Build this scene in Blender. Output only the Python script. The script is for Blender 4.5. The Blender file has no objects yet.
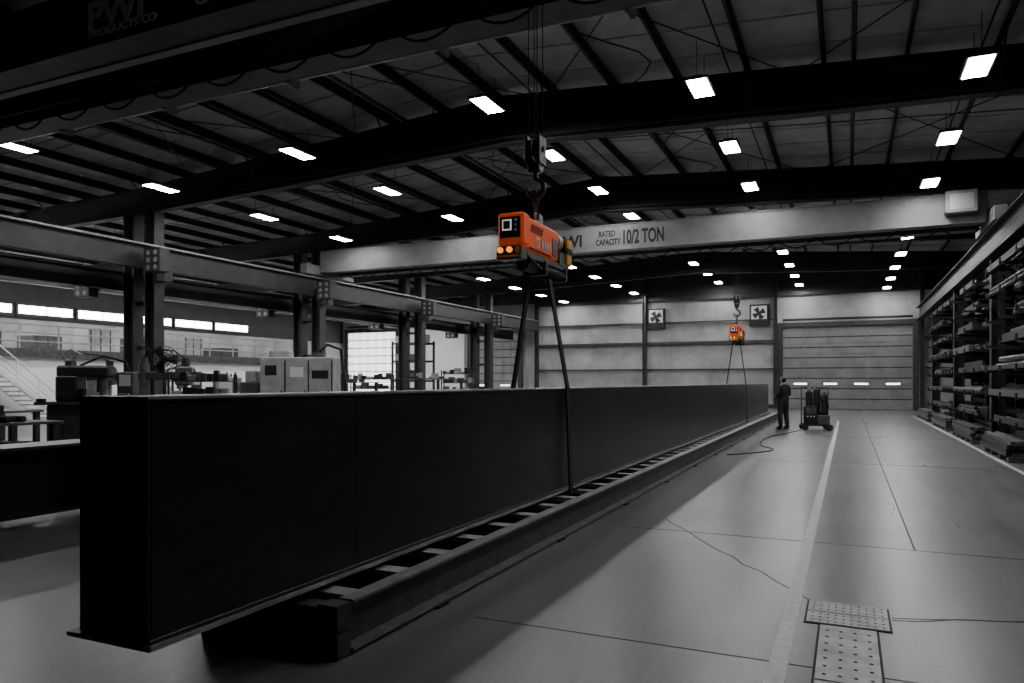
import bpy, math, random
from mathutils import Vector, Matrix
random.seed(7)
C = bpy.context
scene = C.scene

# ------------------------------------------------------------------ materials
def mat(name, col, rough=0.6, metal=0.0, var=0.0, scale=4.0, bump=0.0, emit=None, estr=0.0, stretch=(1,1,1), spec=0.5, rng=None):
    m = bpy.data.materials.new(name); m.use_nodes = True
    nt = m.node_tree; b = nt.nodes["Principled BSDF"]
    if isinstance(col, (int, float)): col = (col, col, col)
    b.inputs["Base Color"].default_value = (*col, 1)
    b.inputs["Roughness"].default_value = rough
    b.inputs["Metallic"].default_value = metal
    b.inputs["Specular IOR Level"].default_value = spec
    if emit is not None:
        b.inputs["Emission Color"].default_value = (*emit, 1)
        b.inputs["Emission Strength"].default_value = estr
    if var > 0 or bump > 0 or rng:
        tc = nt.nodes.new("ShaderNodeTexCoord"); mp = nt.nodes.new("ShaderNodeMapping")
        mp.inputs["Scale"].default_value = stretch
        nt.links.new(tc.outputs["Object"], mp.inputs["Vector"])
        n = nt.nodes.new("ShaderNodeTexNoise"); n.inputs["Scale"].default_value = scale
        n.inputs["Detail"].default_value = 8; n.inputs["Roughness"].default_value = 0.65
        nt.links.new(mp.outputs["Vector"], n.inputs["Vector"])
        r = nt.nodes.new("ShaderNodeValToRGB")
        lo = tuple(c*(1-var) for c in col); hi = tuple(min(1, c*(1+var)) for c in col)
        if rng: lo=(rng[0],)*3; hi=(rng[1],)*3
        r.color_ramp.elements[0].position = rng[2] if rng else 0.32; r.color_ramp.elements[0].color = (*lo, 1)
        r.color_ramp.elements[1].position = rng[3] if rng else 0.68; r.color_ramp.elements[1].color = (*hi, 1)
        nt.links.new(n.outputs["Fac"], r.inputs["Fac"])
        nt.links.new(r.outputs["Color"], b.inputs["Base Color"])
        if bump > 0:
            bp = nt.nodes.new("ShaderNodeBump"); bp.inputs["Strength"].default_value = bump
            bp.inputs["Distance"].default_value = 0.02
            nt.links.new(n.outputs["Fac"], bp.inputs["Height"])
            nt.links.new(bp.outputs["Normal"], b.inputs["Normal"])
    return m

def floor_material():
    m = bpy.data.materials.new("polished_concrete"); m.use_nodes = True
    nt = m.node_tree; b = nt.nodes["Principled BSDF"]; L = nt.links.new
    tc = nt.nodes.new("ShaderNodeTexCoord")
    def noise(scale, det, rough, stretch=None, dist=0):
        n = nt.nodes.new("ShaderNodeTexNoise"); n.inputs["Scale"].default_value = scale; n.inputs["Detail"].default_value = det; n.inputs["Roughness"].default_value = rough; n.inputs["Distortion"].default_value=dist
        if stretch:
            mp = nt.nodes.new("ShaderNodeMapping"); mp.inputs["Scale"].default_value = stretch
            L(tc.outputs["Object"], mp.inputs["Vector"]); L(mp.outputs["Vector"], n.inputs["Vector"])
        else: L(tc.outputs["Object"], n.inputs["Vector"])
        return n
    n1=noise(.5,6,.55); n2=noise(22,6,.7); n3=noise(1.6,7,.65,(3,.22,1))
    def mulr(n, lo, hi, a=.3, c=.7):
        r = nt.nodes.new("ShaderNodeMapRange"); r.inputs["From Min"].default_value=a; r.inputs["From Max"].default_value=c
        r.inputs["To Min"].default_value=lo; r.inputs["To Max"].default_value=hi; L(n.outputs["Fac"], r.inputs["Value"]); return r.outputs[0]
    def mul(a,c):
        x=nt.nodes.new("ShaderNodeMath"); x.operation='MULTIPLY'; L(a,x.inputs[0]); L(c,x.inputs[1]); return x.outputs[0]
    v=mul(mul(mulr(n1,.74,1.22),mulr(n2,.84,1.14)),mulr(n3,.76,1.24))
    sc=nt.nodes.new("ShaderNodeMath"); sc.operation='MULTIPLY'; sc.inputs[1].default_value=.112; L(v,sc.inputs[0])
    cb=nt.nodes.new("ShaderNodeCombineColor"); 
    for i in range(3): L(sc.outputs[0],cb.inputs[i])
    L(cb.outputs[0], b.inputs["Base Color"])
    L(mulr(n3,.27,.37), b.inputs["Roughness"])
    bp = nt.nodes.new("ShaderNodeBump"); bp.inputs["Strength"].default_value = .08; bp.inputs["Distance"].default_value = .01
    L(n2.outputs["Fac"], bp.inputs["Height"]); L(bp.outputs["Normal"], b.inputs["Normal"])
    return m

M = {}
M['floor'] = floor_material()
M['line'] = mat("floor_paint", .46, .45, var=.2, scale=12)
M['joint'] = mat("joint_filler", .010, .8)
M['steel_black'] = mat("mill_scale_steel", .01, .36, .1, scale=1.1, bump=.05, stretch=(1, .55, 1.3), rng=(.004,.055,.48,.80))
M['steel_edge'] = mat("lit_steel", .45, .4, .5, var=.3, scale=6)
M['steel_dk'] = mat("dark_grey_steel", .03, .5, .2, var=.4, scale=5, bump=.05)
M['steel_mid'] = mat("grey_steel", .075, .5, .3, var=.45, scale=5, bump=.05)
M['steel_lt'] = mat("worn_steel", .26, .45, .35, var=.35, scale=5)
M['stock'] = mat("stock_steel", .10, .5, .3, var=.5, scale=5)
M['frame_blk'] = mat("dark_structural_paint", .008, .55, var=.3, scale=3)
M['frame_col'] = mat("column_paint", .026, .5, var=.5, scale=3)
M['runway'] = mat("runway_paint", .017, .5, var=.5, scale=2)
M['bridge'] = mat("crane_paint_grey", .155, .5, var=.3, scale=1.2, bump=.03)
M['bridge_dk'] = mat("crane_paint_dirty", .045, .5, var=.6, scale=1.6)
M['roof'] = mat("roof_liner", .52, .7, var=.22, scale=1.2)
M['roof_shaded'] = mat("roof_liner_shaded", .34, .7, var=.25, scale=1.2)  # same liner, darkened left of the ridge to paint in its weaker lighting
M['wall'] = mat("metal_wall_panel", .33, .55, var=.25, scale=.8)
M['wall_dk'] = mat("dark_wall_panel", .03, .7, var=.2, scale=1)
M['wall_wh'] = mat("white_wall", .88, .6, var=.04, scale=1)
M['door'] = mat("door_panel", .20, .5, var=.2, scale=1.5)
M['door_wh'] = mat("glowing_door_panel", .8, .5, emit=(1,1,1), estr=1.8)  # white door panels with added glow standing in for bright light on them
M['black'] = mat("black_rubber", .006, .7)
M['blackpl'] = mat("black_plastic", .012, .35)
M['white'] = mat("white_paint", .7, .5)
M['letter'] = mat("white_vinyl_lettering", .85, .5)
M['cream'] = mat("cream_paint", (.80, .62, .36), .45)
M['orange'] = mat("orange_paint_glow", (1.0, .115, .003), .5, var=.03, scale=6, spec=.25, emit=(1,.10,.0), estr=.16)  # faint emission added to brighten the orange; the paint is no light source
M['yellow'] = mat("yellow_paint", (1.0, .42, .01), .45, spec=.3)
M['amber'] = mat("amber_lens", (.95, .35, .02), .25, emit=(1, .3, .02), estr=1.6)
M['lamp'] = mat("lamp_diffuser", .9, .5, emit=(1, 1, 1), estr=95)
M['daylight'] = mat("daylit_glazing", .9, .4, emit=(1, 1, 1), estr=16)
M['slot'] = mat("door_glazing", .9, .4, emit=(1, 1, 1), estr=4)
M['cloth'] = mat("dark_workwear", .012, .9, var=.4, scale=14, bump=.3)
M['cloth2'] = mat("dark_trousers", .015, .9, var=.4, scale=14, bump=.3)
M['skin'] = mat("skin", .22, .55)
M['hat'] = mat("hard_hat_shell", .03, .35)
M['cabinet'] = mat("machine_enclosure", .34, .5, var=.25, scale=3)
M['lcd'] = mat("control_screen", .6, .3, emit=(1,1,1), estr=.5)

# ------------------------------------------------------------------ mesh builder
class B:
    def __init__(s, name):
        s.name = name; s.v = []; s.f = []; s.mi = []; s.sm = []; s.mats = []
    def m(s, k):
        if k not in s.mats: s.mats.append(k)
        return s.mats.index(k)
    def add(s, vs, fs, k, smooth=False, M4=None):
        o = len(s.v)
        for p in vs:
            p = Vector(p)
            if M4 is not None: p = M4 @ p
            s.v.append(tuple(p))
        i = s.m(k)
        for f in fs:
            s.f.append(tuple(o+a for a in f)); s.mi.append(i); s.sm.append(smooth)
        return s
    def hexa(s, p, k):   # p: 8 points, bottom 4 ccw, top 4 ccw
        return s.add(p, [(3,2,1,0),(4,5,6,7),(0,1,5,4),(1,2,6,5),(2,3,7,6),(3,0,4,7)], k)
    def box(s, x0, x1, y0, y1, z0, z1, k, M4=None):
        p = [(x0,y0,z0),(x1,y0,z0),(x1,y1,z0),(x0,y1,z0),(x0,y0,z1),(x1,y0,z1),(x1,y1,z1),(x0,y1,z1)]
        if M4 is not None: p = [tuple(M4 @ Vector(q)) for q in p]
        return s.hexa(p, k)
    def bbox(s, x0, x1, y0, y1, z0, z1, k, c=.02):   # chamfered box
        vs = []; 
        xs=(x0,x1); ys=(y0,y1); zs=(z0,z1)
        sg=(1,-1)
        idx={}
        for i in (0,1):
            for j in (0,1):
                for l in (0,1):
                    X,Y,Z=xs[i],ys[j],zs[l]
                    idx[(i,j,l,0)]=len(vs); vs.append((X, Y+sg[j]*c, Z+sg[l]*c))
                    idx[(i,j,l,1)]=len(vs); vs.append((X+sg[i]*c, Y, Z+sg[l]*c))
                    idx[(i,j,l,2)]=len(vs); vs.append((X+sg[i]*c, Y+sg[j]*c, Z))
        g=idx; fs=[]
        for i in (0,1): fs.append([g[(i,0,0,0)],g[(i,1,0,0)],g[(i,1,1,0)],g[(i,0,1,0)]])
        for j in (0,1): fs.append([g[(0,j,0,1)],g[(1,j,0,1)],g[(1,j,1,1)],g[(0,j,1,1)]])
        for l in (0,1): fs.append([g[(0,0,l,2)],g[(1,0,l,2)],g[(1,1,l,2)],g[(0,1,l,2)]])
        for a in (0,1):
            for b2 in (0,1):
                fs.append([g[(a,b2,0,0)],g[(a,b2,1,0)],g[(a,b2,1,1)],g[(a,b2,0,1)]])
                fs.append([g[(a,0,b2,0)],g[(a,1,b2,0)],g[(a,1,b2,2)],g[(a,0,b2,2)]])
                fs.append([g[(0,a,b2,1)],g[(1,a,b2,1)],g[(1,a,b2,2)],g[(0,a,b2,2)]])
                for l in (0,1): fs.append([g[(a,b2,l,0)],g[(a,b2,l,1)],g[(a,b2,l,2)]])
        return s.add(vs, fs, k)
    def cyl(s, p0, p1, r, k, n=12, r2=None, cap=True):
        p0=Vector(p0); p1=Vector(p1); r2 = r if r2 is None else r2
        d=(p1-p0).normalized(); a=d.orthogonal().normalized(); b=d.cross(a)
        vs=[]
        for q,rr in ((p0,r),(p1,r2)):
            for i in range(n):
                t=2*math.pi*i/n; vs.append(q+a*rr*math.cos(t)+b*rr*math.sin(t))
        s.add(vs,[(i,(i+1)%n,n+(i+1)%n,n+i) for i in range(n)],k,True)
        if cap:
            s.add(vs,[tuple(range(n-1,-1,-1)),tuple(range(n,2*n))],k)
        return s
    def tube(s, pts, r, k, n=8):
        pts=[Vector(p) for p in pts]; vs=[]; N=len(pts)
        a=None
        for i,p in enumerate(pts):
            d=(pts[min(i+1,N-1)]-pts[max(i-1,0)]).normalized()
            if a is None: a=d.orthogonal().normalized()
            a=(a-d*a.dot(d)); a = a.normalized() if a.length>1e-6 else d.orthogonal().normalized()
            b=d.cross(a)
            rr = r[i] if isinstance(r,(list,tuple)) else r
            for j in range(n):
                t=2*math.pi*j/n; vs.append(p+a*rr*math.cos(t)+b*rr*math.sin(t))
        fs=[]
        for i in range(N-1):
            for j in range(n):
                fs.append((i*n+j,i*n+(j+1)%n,(i+1)*n+(j+1)%n,(i+1)*n+j))
        s.add(vs,fs,k,True)
        s.add(vs,[tuple(range(n-1,-1,-1)),tuple(range((N-1)*n,N*n))],k)
        return s
    def ball(s, c, r, k, n=12, sc=(1,1,1), M4=None):
        vs=[(0,0,1)]; m=n//2
        for i in range(1,m):
            ph=math.pi*i/m
            for j in range(n):
                t=2*math.pi*j/n; vs.append((math.sin(ph)*math.cos(t),math.sin(ph)*math.sin(t),math.cos(ph)))
        vs.append((0,0,-1)); L=len(vs)-1; fs=[]
        for j in range(n): fs.append((0,1+j,1+(j+1)%n))
        for i in range(m-2):
            for j in range(n):
                a=1+i*n+j; b=1+i*n+(j+1)%n; fs.append((a,a+n,b+n,b))
        for j in range(n): fs.append((L,1+(m-2)*n+(j+1)%n,1+(m-2)*n+j))
        vs=[(c[0]+v[0]*r*sc[0],c[1]+v[1]*r*sc[1],c[2]+v[2]*r*sc[2]) for v in vs]
        return s.add(vs,fs,k,True,M4)
    def ibeam_y(s, xc, y0, y1, z0, z1, w, k, tf=.025, tw=.015, kf=None):
        kf = kf or k
        s.box(xc-w/2,xc+w/2,y0,y1,z0,z0+tf,kf); s.box(xc-w/2,xc+w/2,y0,y1,z1-tf,z1,kf)
        s.box(xc-tw/2,xc+tw/2,y0,y1,z0+tf,z1-tf,k); return s
    def ibeam_z(s, xc, yc, z0, z1, dx, dy, k, t=.03):   # web in x direction
        s.box(xc-dx/2,xc-dx/2+t,yc-dy/2,yc+dy/2,z0,z1,k); s.box(xc+dx/2-t,xc+dx/2,yc-dy/2,yc+dy/2,z0,z1,k)
        s.box(xc-dx/2+t,xc+dx/2-t,yc-t/2,yc+t/2,z0,z1,k); return s
    def mesh(s):
        me=bpy.data.meshes.new(s.name); me.from_pydata(s.v,[],s.f)
        for k in s.mats: me.materials.append(M[k])
        me.polygons.foreach_set("material_index",s.mi)
        me.polygons.foreach_set("use_smooth",s.sm)
        me.update(); return me
    def done(s, loc=(0,0,0), rot=(0,0,0), parent=None):
        import bmesh
        me=s.mesh()
        bm=bmesh.new(); bm.from_mesh(me); bmesh.ops.recalc_face_normals(bm, faces=bm.faces); bm.to_mesh(me); bm.free()
        o=bpy.data.objects.new(s.name,me); o.location=loc; o.rotation_euler=rot
        C.collection.objects.link(o)
        if parent: o.parent=parent
        return o

def link(me,name,loc,rot=(0,0,0)):
    o=bpy.data.objects.new(name,me); o.location=loc; o.rotation_euler=rot; C.collection.objects.link(o); return o

def text(name, body, size, loc, k, parent=None, rot=(math.pi/2,0,0), sx=1.0):
    cu=bpy.data.curves.new(name,'FONT'); cu.body=body; cu.size=size; cu.extrude=.004; cu.offset=.012*size/.4
    cu.materials.append(M[k]); o=bpy.data.objects.new(name,cu); o.location=loc; o.rotation_euler=rot; o.scale=(sx,1,1)
    C.collection.objects.link(o)
    if parent: o.parent=parent
    return o

# ------------------------------------------------------------------ building shell
X0,X1,Y0,Y1=-36.0,6.2,-12.0,47.0
XR=-7.6
def zt(x):   # purlin underside / rafter top
    if x < -20: return 7.72+.07*(11.3-12.4)-.03*(-20-x)
    return 7.72+.07*(11.3-abs(x-XR))
def zb(x):
    if x < -20: return 6.85-.02*(-20-x)
    return 6.85+.045*max(0,(11.3-abs(x-XR)))
frames=[16.2+7.8*k for k in range(-3,4)]

B("floor").box(X0-.3,X1+.3,Y0-.3,Y1+.3,-.2,0,'floor').done()
b=B("floor_line_marking")
b.box(-.41,-.31,Y0,33,0,.002,'line').done()
b=B("floor_line_marking")
b.box(2.75,2.84,2,40,0,.002,'line').done()
b=B("floor_joint_lines")
for y in (4.45,7.94,15.9,23.7,31.5,39.3): b.box(-2.3,6.2,y-.006,y+.006,0,.0015,'joint')
b.box(.57,.585,7.94,Y1,0,.0015,'joint')
def crack(pts,w=.006):
    for p,q in zip(pts[:-1],pts[1:]):
        p=Vector((*p,0)); q=Vector((*q,0)); d=(q-p).normalized(); n=Vector((-d.y,d.x,0))*w
        e=Vector((0,0,.0015))
        b.hexa([p-n,q-n,q+n,p+n,p-n+e,q-n+e,q+n+e,p+n+e],'joint')
def jag(a,c,n=9,s=.03):
    return [a]+[(a[0]+(c[0]-a[0])*i/n+random.uniform(-s,s),a[1]+(c[1]-a[1])*i/n+random.uniform(-s,s)) for i in range(1,n)]+[c]
crack(jag((-1.95,8.6),(-.25,5.8),12)); crack(jag((.27,5.55),(1.3,6.0),8)); crack(jag((.27,5.6),(3.0,6.6),12))
b.done()

# access / trench cover plates
b=B("floor_access_plate")
b.box(-.27,.26,5.26,5.80,0,.004,'joint'); b.box(-.255,.245,5.275,5.525,.004,.010,'steel_lt'); b.box(-.255,.245,5.54,5.785,.004,.010,'steel_lt')
for i in range(10):
    for j in (5.32,5.40,5.48,5.59,5.67,5.74):
        b.cyl((-.22+.048*i,j,.010),(-.22+.048*i,j,.0115),.008,'joint',8)
b.box(-.18,.18,3.3,5.25,0,.004,'joint')
for (ya,yb) in ((3.32,4.25),(4.27,5.235)):
    b.box(-.165,.165,ya,yb,.004,.010,'steel_lt')
    for i in range(4):
        for j in range(7):
            b.cyl((-.12+.08*i,ya+.08+j*.13,.010),(-.12+.08*i,ya+.08+j*.13,.0115),.011,'joint',8)
b.done()

# roof deck
b=B("ceiling")
xs=[X0,-20,XR,X1]
for a,c in zip(xs[:-1],xs[1:]):
    za,zc=zt(a)+.24,zt(c)+.24; kk='roof' if a>=XR else 'roof_shaded'
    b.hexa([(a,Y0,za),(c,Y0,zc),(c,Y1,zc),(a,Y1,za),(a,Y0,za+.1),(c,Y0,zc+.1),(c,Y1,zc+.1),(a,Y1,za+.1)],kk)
y=Y0+.3
while y<Y1:
    for a,c in zip(xs[:-1],xs[1:]):
        za,zc=zt(a)+.215,zt(c)+.215; kk='roof' if a>=XR else 'roof_shaded'
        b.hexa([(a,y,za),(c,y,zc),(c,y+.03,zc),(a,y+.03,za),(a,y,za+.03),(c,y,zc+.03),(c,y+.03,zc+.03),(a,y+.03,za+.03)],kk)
    y+=1.3
b.done()
b=B("roof_purlins")
x=X1-.7
while x>X0:
    z=zt(x); b.box(x-.012,x+.012,Y0,Y1,z,z+.22,'frame_blk'); b.box(x-.07,x+.012,Y0,Y1,z,z+.015,'frame_blk')
    x-=1.48
b.done()
for yf in frames:
    b=B("roof_rafter")
    nodes=[X0,-28,-20,-14,XR,-1,X1]
    for a,c in zip(nodes[:-1],nodes[1:]):
        for (w,z0a,z1a,z0c,z1c) in ((.014,zb(a),zt(a),zb(c),zt(c)),(.15,zb(a),zb(a)+.03,zb(c),zb(c)+.03),(.15,zt(a)-.03,zt(a)-.002,zt(c)-.03,zt(c)-.002)):
            b.hexa([(a,yf-w,z0a),(c,yf-w,z0c),(c,yf+w,z0c),(a,yf+w,z0a),(a,yf-w,z1a),(c,yf-w,z1c),(c,yf+w,z1c),(a,yf+w,z1a)],'frame_blk')
    for xs_ in (-26,-14,XR,-1,2.5):
        b.box(xs_-.012,xs_+.012,yf-.14,yf+.14,zb(xs_)+.03,zt(xs_)-.04,'frame_blk')
    x=X1-.7-1.48
    i=0
    while x>X0+2:
        if i%3==1:
            for s in (-1,1):
                b.cyl((x,yf+.12*s,zb(x)+.04),(x,yf+.8*s,zt(x)+.03),.022,'frame_blk',6)
        x-=1.48; i+=1
    b.done()
b=B("roof_bracing_rods")
for ya,yc in zip(frames[:-1],frames[1:]):
    for xa,xc in ((-18,-12),(-12,-6.5),(-6.5,-1),(-1,4.5)):
        if (int(ya)%2)==0:
            b.cyl((xa,ya,zt(xa)-.12),(xc,yc,zt(xc)-.12),.014,'frame_blk',6); b.cyl((xc,ya,zt(xc)-.12),(xa,yc,zt(xa)-.12),.014,'frame_blk',6)
for y in [f+d for f in frames for d in (3.9,)]:
    for a,c in ((X0,-20),(-20,XR),(XR,X1)):
        if y<Y1: b.cyl((a,y,zt(a)+.10),(c,y,zt(c)+.10),.014,'frame_blk',5)
b.done()
b=B("ceiling_conduits")
for x in (1.95,-2.56,-7.1,-12.3,-17):
    b.cyl((x+.3,Y0,zt(x)-.03),(x+.3,Y1,zt(x)-.03),.02,'steel_dk',6)
for x in (-4.8,-10.2,-15.2,0.1,-13.4):
    b.cyl((x,Y0,zt(x)-.10),(x,Y1,zt(x)-.10),.045,'steel_dk',8)
for yf in frames:      # conduits strapped to the rafter webs
    for a,c in ((-19.8,XR),(XR,3.4)):
        b.cyl((a,yf-.2,zt(a)-.25),(c,yf-.2,zt(c)-.25),.025,'steel_dk',6); b.cyl((a,yf-.2,zb(a)+.12),(c,yf-.2,zb(c)+.12),.018,'steel_dk',6)
for ya in frames[1:-1]:  # drooping supply cables
    for x in (-4.0,-9.0,-14.5):
        pts=[(x+.5*math.sin(t*.9),ya+7.8*t/12,zt(x)-.12-.35*(1-(2*t/12-1)**2)) for t in range(13)]
        b.tube(pts,.016,'black',5)
b.done()

# walls
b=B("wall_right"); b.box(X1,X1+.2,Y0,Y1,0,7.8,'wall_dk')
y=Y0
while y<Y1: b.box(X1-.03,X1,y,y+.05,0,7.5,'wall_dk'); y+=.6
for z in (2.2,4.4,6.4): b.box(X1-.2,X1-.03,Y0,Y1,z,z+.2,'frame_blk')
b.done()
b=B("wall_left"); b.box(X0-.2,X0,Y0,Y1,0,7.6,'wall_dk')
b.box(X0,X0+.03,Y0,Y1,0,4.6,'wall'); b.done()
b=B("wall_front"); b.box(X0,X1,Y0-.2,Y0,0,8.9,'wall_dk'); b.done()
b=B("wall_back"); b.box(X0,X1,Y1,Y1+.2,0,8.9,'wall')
x=X0+.1
while x<X1-.1:
    b.box(x,x+.05,Y1-.03,Y1,.0,7.0,'wall'); x+=.4
b.box(X0,X1,Y1-.06,Y1,7.0,8.9,'wall_dk')
b.done()
for i,(z,h) in enumerate(((3.95,.2),(6.75,.22),(2.35,.08),(5.35,.06))):
    b=B("trim_%d"%(i+1)); b.box(-19.5,-3.95,Y1-.24,Y1-.06,z,z+h,'frame_col'); b.box(3.75,X1-.1,Y1-.24,Y1-.06,z,z+h,'frame_col')
    if z>5.5: b.box(-3.95,3.75,Y1-.24,Y1-.06,z,z+h,'frame_col')
    b.done()
b=B("baseboard_back"); b.box(-19.5,-3.95,Y1-.12,Y1-.04,0,.25,'frame_col'); b.done()

def sectional_door(name,xa,xc,h,k='door',slots=True,fr='frame_col',nwin=4):
    b=B(name)
    y=Y1-.12
    b.box(xa-.28,xa,y-.15,Y1-.03,0,h+.28,fr); b.box(xc,xc+.28,y-.15,Y1-.03,0,h+.28,fr); b.box(xa,xc,y-.15,Y1-.03,h,h+.28,fr)
    n=int(h/.55); ph=h/n
    for i in range(n):
        z0=i*ph; b.box(xa,xc,y,y+.06,z0+.03,z0+ph-.03,k)
        b.box(xa,xc,y-.04,y,z0+ph*.44,z0+ph*.56,k)
        b.box(xa,xc,y-.015,y+.05,z0-.03 if i else 0,z0+.03,'frame_blk')
    if slots:
        zi=round(1.5/ph-.5)*ph
        for j in range(nwin):
            cx=xa+(xc-xa)*(j+.6)/(nwin+.2)
            b.box(cx-.42,cx+.42,y-.045,y-.01,zi+ph*.3,zi+ph*.62,'frame_blk'); b.box(cx-.36,cx+.36,y-.055,y-.04,zi+ph*.38,zi+ph*.54,'slot')
    for i in range(1,6):
        cx=xa+(xc-xa)*i/6; b.box(cx-.02,cx+.02,y-.05,y,.0,h,k)
    b.cyl((xa,y-.12,h+.45),(xc,y-.12,h+.45),.07,'frame_blk',10)
    b.done()
sectional_door("door_1",-3.55,3.3,4.85)
sectional_door("door_2",-24.6,-20.9,5.0,'wall',True,nwin=2)
sectional_door("door_3",-35.4,-31.0,5.4,'door_wh',True,nwin=3)
for x in (-19.4,-11.9,-3.95,3.75):
    b=B("wall_column"); b.ibeam_z(x,Y1-.4,0,zt(x),.22,.3,'frame_col'); b.done()
for x in (-11.2,-4.9):
    b=B("wall_exhaust_fan")
    b.box(x-.55,x+.55,Y1-.3,Y1-.05,5.0,6.3,'frame_blk')
    b.box(x-.45,x+.45,Y1-.31,Y1-.3,5.1,6.2,'white')
    b.box(x-.45,x+.45,Y1-.33,Y1-.31,5.1,5.4,'frame_blk')
    for i in range(4):
        t=i*math.pi/2+.5
        p=Vector((x,Y1-.34,5.75)); q=p+Vector((math.cos(t)*.36,0,math.sin(t)*.36)); n=Vector((-math.sin(t),0,math.cos(t)))*.17; e=Vector((0,.03,0))
        b.hexa([p-n*.3,q-n,q+n,p+n*.3,p-n*.3+e,q-n+e,q+n+e,p+n*.3+e],'frame_blk')
    b.cyl((x,Y1-.4,5.75),(x,Y1-.3,5.75),.12,'frame_blk',12)
    b.done()
b=B("wall_liner_panel"); b.box(-30.4,-25.2,Y1-.1,Y1-.04,0,5.6,'wall_wh'); b.done()
i=1
y=4.0
while y<37:
    b=B("window_%d"%i); b.box(X0+.0,X0+.08,y,y+2.9,4.75,5.4,'frame_col'); b.box(X0+.08,X0+.1,y+.12,y+2.78,4.88,5.27,'daylight')
    b.box(X0+.1,X0+.12,y+1.43,y+1.47,4.88,5.27,'frame_col'); b.done(); y+=3.0; i+=1

# ------------------------------------------------------------------ columns and runways
for yf in frames:
    b=B("steel_column")
    b.ibeam_z(-20.55,yf,0.03,zb(-20.55),.46,.36,'frame_col'); b.box(-20.85,-20.25,yf-.3,yf+.3,0,.03,'frame_col')
    b.ibeam_z(-19.62,yf,.03,zb(-19.6),.44,.36,'frame_col'); b.box(-19.9,-19.3,yf-.3,yf+.3,0,.03,'frame_col')
    for z in (1.2,2.6,4.0,5.4): b.box(-20.32,-19.84,yf-.04,yf+.04,z,z+.12,'frame_col')
    b.box(-19.40,-19.0,yf-.15,yf+.15,4.7,4.99,'frame_col')
    b.done()
    b=B("steel_column"); b.ibeam_z(3.75,yf,0.03,4.99,.34,.3,'frame_blk'); b.box(3.5,4.0,yf-.25,yf+.25,0,.03,'frame_blk')
    b.ibeam_z(X1-.35,yf,.03,zb(X1-.35),.3,.3,'frame_blk'); b.box(3.92,X1-.5,yf-.05,yf+.05,4.85,4.95,'frame_blk'); b.done()
b=B("crane_runway_beam"); b.ibeam_y(-19.2,Y0,Y1-.6,5.0,5.70,.30,'runway',kf='steel_dk'); b.box(-19.23,-19.17,Y0,Y1-.6,5.70,5.77,'steel_lt'); b.done()
b=B("crane_runway_beam"); b.ibeam_y(3.6,Y0,Y1-.6,5.0,5.70,.34,'runway',kf='frame_blk'); b.box(3.57,3.63,Y0,Y1-.6,5.70,5.77,'steel_mid'); b.done()
b=B("crane_runway_beam"); b.ibeam_y(-21.1,Y0,Y1-.6,4.5,5.1,.3,'runway',kf='steel_dk'); b.done()
b=B("crane_runway_beam"); b.ibeam_y(-29.6,Y0,Y1-.6,5.5,5.9,.3,'runway'); b.done()
for yf in frames[2:]:
    for xx,zz in ((-18.65,4.85),(-21.75,4.25)):
        b=B("column_junction_box"); y=yf-.9
        b.bbox(xx-.35,xx+.35,y,y+.35,zz,zz+.7,'frame_col',.02)
        sg=1 if xx>-20 else -1
        b.box(min(xx,xx-.5*sg),max(xx,xx-.5*sg),y+.35,y+.45,zz+.25,zz+.45,'frame_col')
        for i in range(2):
            for j in range(3):
                b.cyl((xx-.15+.3*i,y-.01,zz+.13+.22*j),(xx-.15+.3*i,y+.01,zz+.13+.22*j),.075,'steel_lt',12)
        b.done()

# ------------------------------------------------------------------ high bay lights
b=B("high_bay_light")
b.box(-.22,.22,-.48,.48,0,.05,'steel_mid'); b.box(-.18,.18,-.44,.44,-.006,0,'lamp'); b.box(-.1,.1,-.35,.35,.05,.12,'steel_mid')
b.cyl((0,-.4,.05),(0,-.4,.75),.006,'black',6); b.cyl((0,.4,.05),(0,.4,.75),.006,'black',6)
o=b.done((1.95,14.25,6.8)); hb=o.data
rows=[(1.95,6.8),(-2.56,7.2),(-7.1,7.58),(-12.3,7.2),(-17,6.87)]
for ri,(x,z) in enumerate(rows):
    for k in range(-2,9):
        y=14.25+3.9*k
        if ri==0 and k==0: continue
        if k==-1 and ri in (1,2,3): continue
        if k<-1 and ri in (2,3,4): continue
        link(hb,"high_bay_light",(x,y,z))
for x in (-24.5,-27.9,-32.5):
    for k in range(-1,8):
        y=14.25+3.9*k+(1.9 if x==-27.9 else 0)
        link(hb,"high_bay_light",(x,y,6.6))

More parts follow.
